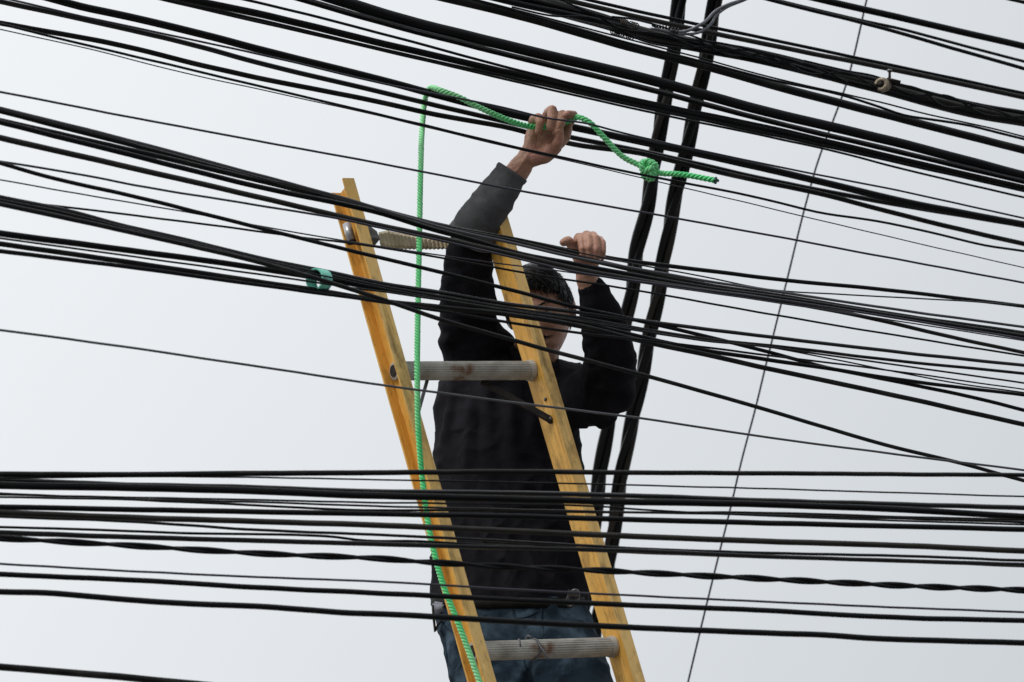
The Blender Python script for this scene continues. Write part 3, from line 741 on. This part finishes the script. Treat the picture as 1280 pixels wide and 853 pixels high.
for s in (-1, 1):
    bm = bmesh.new(); ec = to_head(Vector((s*.028, .0562, .008))); ball(bm, ec, .0118, 3)
    eo = build('eye', bm, M_eye, person)
    bm = bmesh.new(); ball(bm, ec + (Hrot @ Vector((.10, 1, .0))).normalized()*.0078, .0053, 2); build('iris', bm, M_iris, eo)
for s in (-1, 1):
    bm = bmesh.new()
    for j in range(60):
        t = random.random(); X = s*(.012 + .032*t); Z = .0235 + .006*math.sin(PI*t*.8) + random.uniform(-.0022, .0022)
        Y = .0855*math.sqrt(max(0, 1 - (X/.066)**2 - (Z/.098)**2)) + .0075
        p0 = Vector((X, Y, Z)); p1 = p0 + Vector((s*.007, .0005-.002*t, .0015))
        tube(bm, [to_head(p0), to_head((p0+p1)/2 + Vector((0,.0008,0))), to_head(p1)], [.0007,.0006,.0002], 4)
    build('eyebrow', bm, M_hair, person)

rb = random.Random(5)
def face_y(X, Z):
    dv = Vector((X/.066, 0, Z/.098)); dv.y = math.sqrt(max(.02, 1 - dv.x**2 - dv.z**2)); return head_pt(dv.normalized())
for nm, cx0, cz, wx, wz, cnt in (('moustache', 0, -.0385, .024, .0045, 260),):
    bm = bmesh.new()
    for j in range(cnt):
        X = rb.gauss(0, wx*.5); Z = cz + rb.gauss(0, wz*.5) - abs(X)*.18
        p0 = face_y(X, Z); p1 = p0 + Vector((X*.12 + rb.uniform(-.001,.001), .0022, -.0038))
        tube(bm, [to_head(p0 - Vector((0,.001,0))), to_head(p1)], [.0006, .0003], 4)
    build(nm, bm, M_hair, person)
bm = bmesh.new()
for cz, h_, w_ in ((-.0475, .0035, .019), (-.0565, .0042, .017)):
    n = 24; ringU = []; ringL = []; mid = []
    for j in range(n+1):
        X = w_*(2*j/n - 1); e_ = math.sqrt(max(0, 1-(X/w_)**2))
        for lst, dz in ((ringU, h_*e_), (mid, 0), (ringL, -h_*e_)):
            q_ = face_y(X, cz + dz); lst.append(bm.verts.new(to_head(q_ + Vector((0, .0012 + (.0016*e_ if dz == 0 else 0), 0)))))
    for a, b_ in ((ringU, mid), (mid, ringL)):
        for j in range(n):
            try: bm.faces.new((a[j], a[j+1], b_[j+1], b_[j]))
            except ValueError: pass
build('lips', bm, M_lip, person)
# hair: cap plus locks
bm = bmesh.new()
tmp = bmesh.new(); bmesh.ops.create_icosphere(tmp, subdivisions=5, radius=1)
keep = {}
def hairline(d):
    # z threshold as function of direction
    x, y, z = d
    front = max(0, y)
    return .66*front**.7 + (-.15 if abs(x) > .75 and y < .45 else 0) - .35*(y < -.1)
for v in tmp.verts:
    d = v.co.normalized(); p = head_pt(d)
    inside = d.z > hairline(d)
    k5 = 1.085 + .05*noise.noise(d*4) + .05*max(0, d.z)
    keep[v.index] = (inside, to_head(Vector((p.x*k5, p.y*k5, p.z*k5+.002))))
vm = {}
for f in tmp.faces:
    if all(keep[v.index][0] for v in f.verts):
        vs = []
        for v in f.verts:
            if v.index not in vm: vm[v.index] = bm.verts.new(keep[v.index][1])
            vs.append(vm[v.index])
        bm.faces.new(vs)
tmp.free()
rh = random.Random(11)
for j in range(1500):
    th0 = rh.uniform(-PI, PI); zz = rh.uniform(-.15, 1)
    d = Vector((math.sin(th0)*math.sqrt(max(0,1-zz*zz)), math.cos(th0)*math.sqrt(max(0,1-zz*zz)), zz)).normalized()
    if d.z < hairline(d) + .02 + .12*max(0, d.y): continue
    p = head_pt(d)*1.09
    # comb forward-down away from the crown, swept to picture left
    crown = Vector((.1, -.35, 1)).normalized()
    tdir = (d - crown*d.dot(crown)); 
    if tdir.length < 1e-3: continue
    tdir.normalize(); tdir += Vector((-.45, .0, .0)) + Vector((rh.uniform(-.2,.2), rh.uniform(-.2,.2), rh.uniform(-.1,.1)))
    tdir -= d*tdir.dot(d); tdir.normalize()
    ln = rh.uniform(.018, .034); pts = []
    for q in range(5):
        t = q/4; dd = (d*1.0 + tdir*(ln*t/.09)).normalized()
        pts.append(to_head(head_pt(dd)*(1.085 + .055*math.sin(PI*min(1,t*1.1)) + rh.uniform(0,.015))))
    r0 = rh.uniform(.0006, .0013)
    tube(bm, pts, [r0, r0*1.3, r0*1.2, r0*.8, r0*.25], 5)
for j in range(190):
    x0 = rh.uniform(-.35, .25); y0 = rh.uniform(.05, .62)
    d0 = Vector((x0, y0, math.sqrt(max(.1, 1-x0*x0-y0*y0)))).normalized()
    d1 = Vector((x0 + rh.uniform(.45, .75), y0 + rh.uniform(-.05, .35), rh.uniform(.42, .62))).normalized()
    lift = rh.uniform(.02, .09); pts = []
    for q in range(7):
        t = q/6; dd = (d0*(1-t) + d1*t).normalized()
        pts.append(to_head(head_pt(dd)*(1.09 + lift*math.sin(PI*t)**.8)))
    r0 = rh.uniform(.0007, .0016)
    tube(bm, pts, [r0*.7, r0, r0*1.2, r0*1.1, r0, r0*.7, r0*.2], 5)
for j in range(240):
    th0 = rh.uniform(-2.4, 2.4); zz = rh.uniform(.2, .98)
    d = Vector((math.sin(th0)*math.sqrt(1-zz*zz), math.cos(th0)*math.sqrt(1-zz*zz), zz)).normalized()
    if d.z < hairline(d) + .05: continue
    tdir = Vector((rh.uniform(-1,1), rh.uniform(-1,1), rh.uniform(-.6,.6))); tdir -= d*tdir.dot(d); tdir.normalize()
    p0 = head_pt(d)*1.09
    tube(bm, [to_head(p0), to_head(p0 + tdir*.009 + d*.004), to_head(p0 + tdir*.018 + d*.005)], [.0006,.0005,.0002], 4)
build('hair', bm, M_hair, person)

# ---- shirt
sh = bmesh.new()
loft(sh, [(440,612,676,11.96,.05),(453,566,692,11.95,.085),(476,548,710,11.94,.108),(520,544,722,11.91,.12),(570,542,725,11.875,.122),(630,541,732,11.835,.118),(690,540,737,11.79,.115),(735,539,736,11.755,.118),(759,542,733,11.735,.116)], power=2.05)
ball(sh, Q(606,436,11.95), .066, 3); ball(sh, Q(628,448,11.95), .05, 3)
sl = [Q(595,470,11.95), Q(584,400,11.88), Q(585,345,11.80), Q(590,303,11.765), Q(610,262,11.748), Q(630,231,11.745), Q(641,217,11.745)]
sleeveL = [Q(698,492,11.93), Q(738,497,11.79), Q(759,486,11.68), Q(762,450,11.62), Q(757,410,11.575), Q(745,372,11.545), Q(740,362,11.54)]
limb(sh, sl[:3]+[Q(587.5,312,11.775)], [.068,.0615,.0555,.051], 20)
limb(sh, sleeveL, [.075,.066,.062,.056,.048,.037,.031], 20)
# folds hanging at the elbow
ball(sh, Q(752,512,11.72), .04, 3)
sh2 = sh
sh = remesh(sh, .0036, 7, .5)
inv = RX.transposed()
def campx(co):
    q = inv @ (co - CAM); return 640 + q.x/-q.z*F, 426.5 - q.y/-q.z*F
def ridge(x, c0, w_): return math.exp(-((x-c0)/w_)**2)
sh.normal_update()
for v in sh.verts:
    px, py = campx(v.co); n_ = v.normal; f = 0
    if px < 735 and py > 440:
        # long folds fanning from the armpits
        t = (py-450)/300
        for (x0, sl_, w_, am) in ((562, -10, 5, .014), (580, 14, 6, .015), (600, 40, 8, .015), (632, 44, 9, .012), (664, 30, 8, .010), (700, 4, 7, .010), (570, 60, 6, .010)):
            f += am*ridge(px + 6*math.sin(py*.03+x0), x0 + sl_*t, w_*(1+.8*t))*min(1, max(0, (py-455)/60))*(1-.85*min(1, max(0, (t-.25)/.45)))*(.7+.6*noise.noise(Vector((x0, py*.02, 0))))
        f += .007*noise.noise(Vector((px*.02, py*.011, 3))) + .005*((1-abs(noise.noise(Vector((px*.02+py*.016, py*.018-px*.012, 8)))))**6)*min(1, max(0, t*2-.5))
    else:
        f += (0 if py < 345 and px < 660 else 1)*.006*noise.noise(Vector((px*.035+py*.02, py*.05, 7))) + .0035*noise.noise(Vector((px*.08, py*.1, 2)))
    q_ = Vector((px*.028 + py*.012, py*.022 - px*.01, 5))
    amp = .0042 if (px > 735 or (py < 440 and py > 345)) else .0035
    amp *= min(1, max(0, (py-385)/30)) if px > 700 else min(1, max(0, (py-335)/30))
    if py > 345 or px > 660: f += amp*((1-abs(noise.noise(q_*1.0)))**4 - .35)*1.2 + amp*.3*((1-abs(noise.noise(q_*2.2)))**4 - .3)
    if 400 < py < 540 and 540 < px < 640: f += .005*math.sin((px*.8+py*.55)*.16)*ridge(px, 575, 40)
    v.co += n_*f
# cut the hem open-ish: keep closed body
so = build('shirt', sh, M_shirt, person)
# right forearm sleeve (black shirt cloth, light painted into its colour) with open cuff
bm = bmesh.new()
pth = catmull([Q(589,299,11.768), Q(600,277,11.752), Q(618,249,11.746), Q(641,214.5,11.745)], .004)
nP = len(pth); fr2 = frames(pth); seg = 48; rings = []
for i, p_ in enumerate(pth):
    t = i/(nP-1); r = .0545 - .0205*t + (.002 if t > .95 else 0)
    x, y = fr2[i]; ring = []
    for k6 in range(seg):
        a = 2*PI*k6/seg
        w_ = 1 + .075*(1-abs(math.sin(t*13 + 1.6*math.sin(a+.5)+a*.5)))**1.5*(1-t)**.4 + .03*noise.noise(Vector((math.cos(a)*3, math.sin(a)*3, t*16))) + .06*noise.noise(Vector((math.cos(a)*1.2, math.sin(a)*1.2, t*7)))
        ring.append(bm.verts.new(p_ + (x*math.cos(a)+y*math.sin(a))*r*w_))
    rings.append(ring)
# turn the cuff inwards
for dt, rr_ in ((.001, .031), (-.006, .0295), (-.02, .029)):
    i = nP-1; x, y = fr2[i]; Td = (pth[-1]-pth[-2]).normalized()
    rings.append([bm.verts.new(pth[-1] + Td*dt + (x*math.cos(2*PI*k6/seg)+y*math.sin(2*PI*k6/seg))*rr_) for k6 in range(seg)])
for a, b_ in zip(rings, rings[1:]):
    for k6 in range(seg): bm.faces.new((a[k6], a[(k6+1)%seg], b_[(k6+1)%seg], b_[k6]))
build('sleeve', bm, M_sleeve, so, label='greyish forearm sleeve of the raised arm, light painted into its colour')
# collar
bm = bmesh.new(); pts = [Q(640,438,11.90), Q(650,452,11.86), Q(672,461,11.845), Q(688,458,11.86), Q(700,468,11.865), Q(702,466,11.90)]
tube(bm, catmull(pts, .01), .011, 10); build('collar', bm, M_shirt, so)

# ---- jeans
jb = bmesh.new()
loft(jb, [(744,541,729,11.735,.112),(765,541,738,11.72,.115),(800,551,750,11.69,.118),(835,560,762,11.65,.11),(865,575,768,11.62,.08)], power=2.3)
limb(jb, [Q(607,815,11.66), Q(620,880,11.55), HRl[1], HRl[2] + Ud*.03], [.088,.083,.064,.048], 20)
limb(jb, [Q(700,815,11.66), Q(722,880,11.50), HLl[1], HLl[2] + Ud*.03], [.09,.085,.066,.048], 20)
jb = remesh(jb, .0055, 5, .5); jb.normal_update()
for v in jb.verts:
    px, py = campx(v.co); f = 0
    for (x0, y0, x1, y1, w_, am) in ((555,800,600,820,4,.007),(548,790,575,770,3.5,.007),(556,818,590,800,4,.006),(566,845,600,828,5,.007),(700,800,755,835,6,.008),(640,860,690,790,7,.008),(690,870,730,800,6,.007),(610,800,650,840,6,.006)):
        dx, dy = x1-x0, y1-y0; l2 = dx*dx+dy*dy; t = max(0, min(1, ((px-x0)*dx+(py-y0)*dy)/l2))
        dd = math.hypot(px-x0-t*dx, py-y0-t*dy); f += am*math.exp(-(dd/w_)**2)
    f += .004*noise.noise(Vector((px*.05, py*.05, 1)))
    v.co += v.normal*f*(.35 if px < 572 else 1)
jo = build('jeans', jb, M_jean, person)
def on(px, py, d, n=1): return P(px, py, d)
# seams and pocket edges as raised stitching
def front_d(px, py):
    cx = 645; return 11.60 + .10*abs((px-cx)/100)**2.6
for kn in ([(549,772),(556,782),(566,790),(576,793)], [(556,800),(560,826),(566,855)], [(676,752),(678,780),(678,800)], [(641,760),(644,772),(662,770),(672,765)], [(655,822),(657,840),(658,860)]):
    bm = bmesh.new(); pts = []
    for p_ in catmull([Vector((a, b_, 0)) for a, b_ in kn], 5):
        o0 = P(p_.x, p_.y, 10.5); dr = (P(p_.x, p_.y, 12) - o0).normalized()
        ok, loc, nn, ix = jo.ray_cast(o0 - jo.location - person.location, dr)
        if ok: pts.append(loc + jo.location + person.location)
    if len(pts) > 2:
        tube(bm, pts, .0022, 6); build('seam', bm, M_jean, jo)
# belt
bm = bmesh.new(); rows = []
for py, ex in ((744,.118),(745,.1235),(757,.1215),(758,.116)):
    row = []
    for k6 in range(64):
        a = 2*PI*k6/64; ca, sa = math.cos(a), math.sin(a); pw = 2/2.3
        d = 11.745 - (py-744)*.0011; cx = 636; hw = 96.5/F*d + (.002 if ex > .12 else -.003)
        row.append(bm.verts.new(P(cx, py, d) + DIR(1,0,0)*hw*math.copysign(abs(ca)**pw, ca) + DIR(0,0,1)*ex*math.copysign(abs(sa)**pw, sa)))
    rows.append(row)
for a, b_ in zip(rows, rows[1:]+rows[:1]):
    for k6 in range(64): bm.faces.new((a[k6], a[(k6+1)%64], b_[(k6+1)%64], b_[k6]))
belt = build('belt', bm, M_leather, person)
# carabiner on belt
def loop(bm, c_, rx, ry, rt, ax1, ax2, n=32, seg=8, gap=0):
    pts = [c_ + ax1*rx*math.cos(2*PI*j/n) + ax2*ry*math.sin(2*PI*j/n) for j in range(n+1-gap)]
    tube(bm, pts, rt, seg)
cb = empty('carabiner', P(718,746,11.62), 'grey metal carabiner hanging on the belt at the right hip', 'carabiner')
bm = bmesh.new(); loop(bm, P(716,748,11.615), .012, .018, .0032, DIR(.9,.1,.3).normalized(), DIR(.25,.95,0).normalized()); build('hook', bm, M_steel, cb)
bm = bmesh.new(); box(bm, P(716,742,11.61), DIR(1,-.15,0), DIR(.15,1,0), DIR(0,0,1), .022, .012, .008); build('swivel', bm, M_steel, cb, smooth=False)
# hip strap with black loop (picture left)
hs = empty('tool_holder', P(546,762,11.70), 'grey cloth tool holder with a black metal loop on the left hip', 'tool holder')
bm = bmesh.new()
box(bm, P(550,760,11.665), DIR(1,-.1,.35).normalized(), DIR(0,1,0), DIR(-.35,0,1).normalized(), .032, .024, .012)
bmesh.ops.bevel(bm, geom=bm.edges[:], offset=.004, segments=3, affect='EDGES')
build('pouch', bm, mat('grey_canvas', (.20,.21,.25), .8, col2=(.3,.31,.35), scale=60, bump=.4, bscale=300), hs)
bm = bmesh.new(); pts = [P(541,757,11.655), P(542,772,11.65), P(544,790,11.655), P(547,782,11.65), P(553,774,11.645), P(546,773,11.65)]
tube(bm, pts, .0028, 8); build('loop', bm, M_dark, hs)
# boots
for lg in (HRl, HLl):
    bm = bmesh.new(); limb(bm, [lg[2], lg[2] - Ud*.045 + Nd*.02, lg[2] - Ud*.06 + Nd*.115], [.046,.048,.036]); limb(bm, [lg[2] - Ud*.055 - Nd*.02, lg[2] - Ud*.068 + Nd*.1], [.04,.034])
    bm = remesh(bm, .005, 4); build('boot', bm, M_leather, person)

# ------------------------------------------------------------------ ground
def sheet(name, x0, x1, y0, y1, z, m, th=0.0):
    bm = bmesh.new(); vs = [bm.verts.new(v) for v in ((x0,y0,z),(x1,y0,z),(x1,y1,z),(x0,y1,z))]; bm.faces.new(vs)
    if th:
        r = bmesh.ops.extrude_face_region(bm, geom=bm.faces[:]); 
        for v in r['geom']:
            if isinstance(v, bmesh.types.BMVert): v.co.z -= th
    o = build(name, bm, m, smooth=False); o['kind'] = 'structure'; return o
sheet('ground', -400, 400, -400, 400, -.008, M_asph)
sheet('pavement', -60, 60, 8.6, 15.0, 0.0, M_conc, .0)
sheet('kerb', -60, 60, 8.35, 8.6, .0, M_conc, .0)
sheet('road_marking', -60, 60, 3.9, 4.05, -.003, M_white)

# ------------------------------------------------------------------ light
SUN_EL, SUN_AZ = math.radians(46), math.radians(-124)     # azimuth from +Y, clockwise
sdir = Vector((math.sin(SUN_AZ)*math.cos(SUN_EL), math.cos(SUN_AZ)*math.cos(SUN_EL), math.sin(SUN_EL)))
sun = bpy.data.lights.new('sun', 'SUN'); sun.energy = 2.2; sun.angle = math.radians(18); sun.color = (1, .97, .93)
so_ = bpy.data.objects.new('sun', sun); COL.objects.link(so_)
so_.rotation_euler = sdir.to_track_quat('Z', 'Y').to_euler(); so_.location = (0, 0, 30)

w = bpy.data.worlds.new('World'); S.world = w; w.use_nodes = True
nt = w.node_tree; N = nt.nodes; K = nt.links
bg = N['Background']; bg.inputs['Strength'].default_value = .1
sky = N.new('ShaderNodeTexSky'); sky.sky_type = 'NISHITA'; sky.sun_disc = False
sky.sun_elevation = SUN_EL; sky.sun_rotation = SUN_AZ
tc = N.new('ShaderNodeTexCoord'); sep = N.new('ShaderNodeSeparateXYZ'); K.new(tc.outputs['Generated'], sep.inputs[0])
# overcast luminance: brighter towards the zenith and towards the hidden sun, faint cloud mottling
dot = N.new('ShaderNodeVectorMath'); dot.operation = 'DOT_PRODUCT'; dot.inputs[1].default_value = (-.86, .0, .50); K.new(tc.outputs['Generated'], dot.inputs[0])
mr = N.new('ShaderNodeMapRange'); mr.inputs[1].default_value = .03; mr.inputs[2].default_value = .31; K.new(dot.outputs['Value'], mr.inputs[0])
cm = N.new('ShaderNodeMix'); cm.data_type = 'RGBA'; cm.inputs[6].default_value = (5.95, 6.28, 6.62, 1); cm.inputs[7].default_value = (9.5, 9.75, 9.95, 1); K.new(mr.outputs[0], cm.inputs[0])
mz = N.new('ShaderNodeMapRange'); mz.inputs[1].default_value = .42; mz.inputs[2].default_value = 1.0; mz.inputs[3].default_value = 1.0; mz.inputs[4].default_value = 1.7; K.new(sep.outputs[2], mz.inputs[0])
nz = N.new('ShaderNodeTexNoise'); nz.inputs['Scale'].default_value = 3.5; nz.inputs['Detail'].default_value = 3; K.new(tc.outputs['Generated'], nz.inputs['Vector'])
mn = N.new('ShaderNodeMapRange'); mn.inputs[3].default_value = .96; mn.inputs[4].default_value = 1.04; K.new(nz.outputs[0], mn.inputs[0])
mu0 = N.new('ShaderNodeMath'); mu0.operation = 'MULTIPLY'; K.new(mz.outputs[0], mu0.inputs[0]); K.new(mn.outputs[0], mu0.inputs[1])
# sky dimmed behind the viewer, added to darken camera-facing sides
my = N.new('ShaderNodeMapRange'); my.inputs[1].default_value = -.6; my.inputs[2].default_value = .5; my.inputs[3].default_value = .6; my.inputs[4].default_value = 1.0; K.new(sep.outputs[1], my.inputs[0])
mu = N.new('ShaderNodeMath'); mu.operation = 'MULTIPLY'; K.new(mu0.outputs[0], mu.inputs[0]); K.new(my.outputs[0], mu.inputs[1])
vs_ = N.new('ShaderNodeVectorMath'); vs_.operation = 'SCALE'; K.new(cm.outputs[2], vs_.inputs[0]); K.new(mu.outputs[0], vs_.inputs['Scale'])
fm = N.new('ShaderNodeMix'); fm.data_type = 'RGBA'; fm.inputs[0].default_value = .96
K.new(sky.outputs[0], fm.inputs[6]); K.new(vs_.outputs[0], fm.inputs[7]); K.new(fm.outputs[2], bg.inputs['Color'])

# ------------------------------------------------------------------ camera
cam = bpy.data.cameras.new('camera'); co = bpy.data.objects.new('camera', cam); COL.objects.link(co)
co.location = CAM; co.rotation_euler = (math.radians(90) + PITCH, 0, 0)
cam.sensor_width = 36; cam.lens = F/1280*36; cam.clip_start = .1; cam.clip_end = 2000
cam.dof.use_dof = True; cam.dof.focus_distance = 11.55; cam.dof.aperture_fstop = 7.1
S.camera = co
S.view_settings.view_transform = 'Standard'; S.view_settings.look = 'None'; S.view_settings.exposure = 0; S.view_settings.gamma = 1
S.render.resolution_x = 1024; S.render.resolution_y = 682
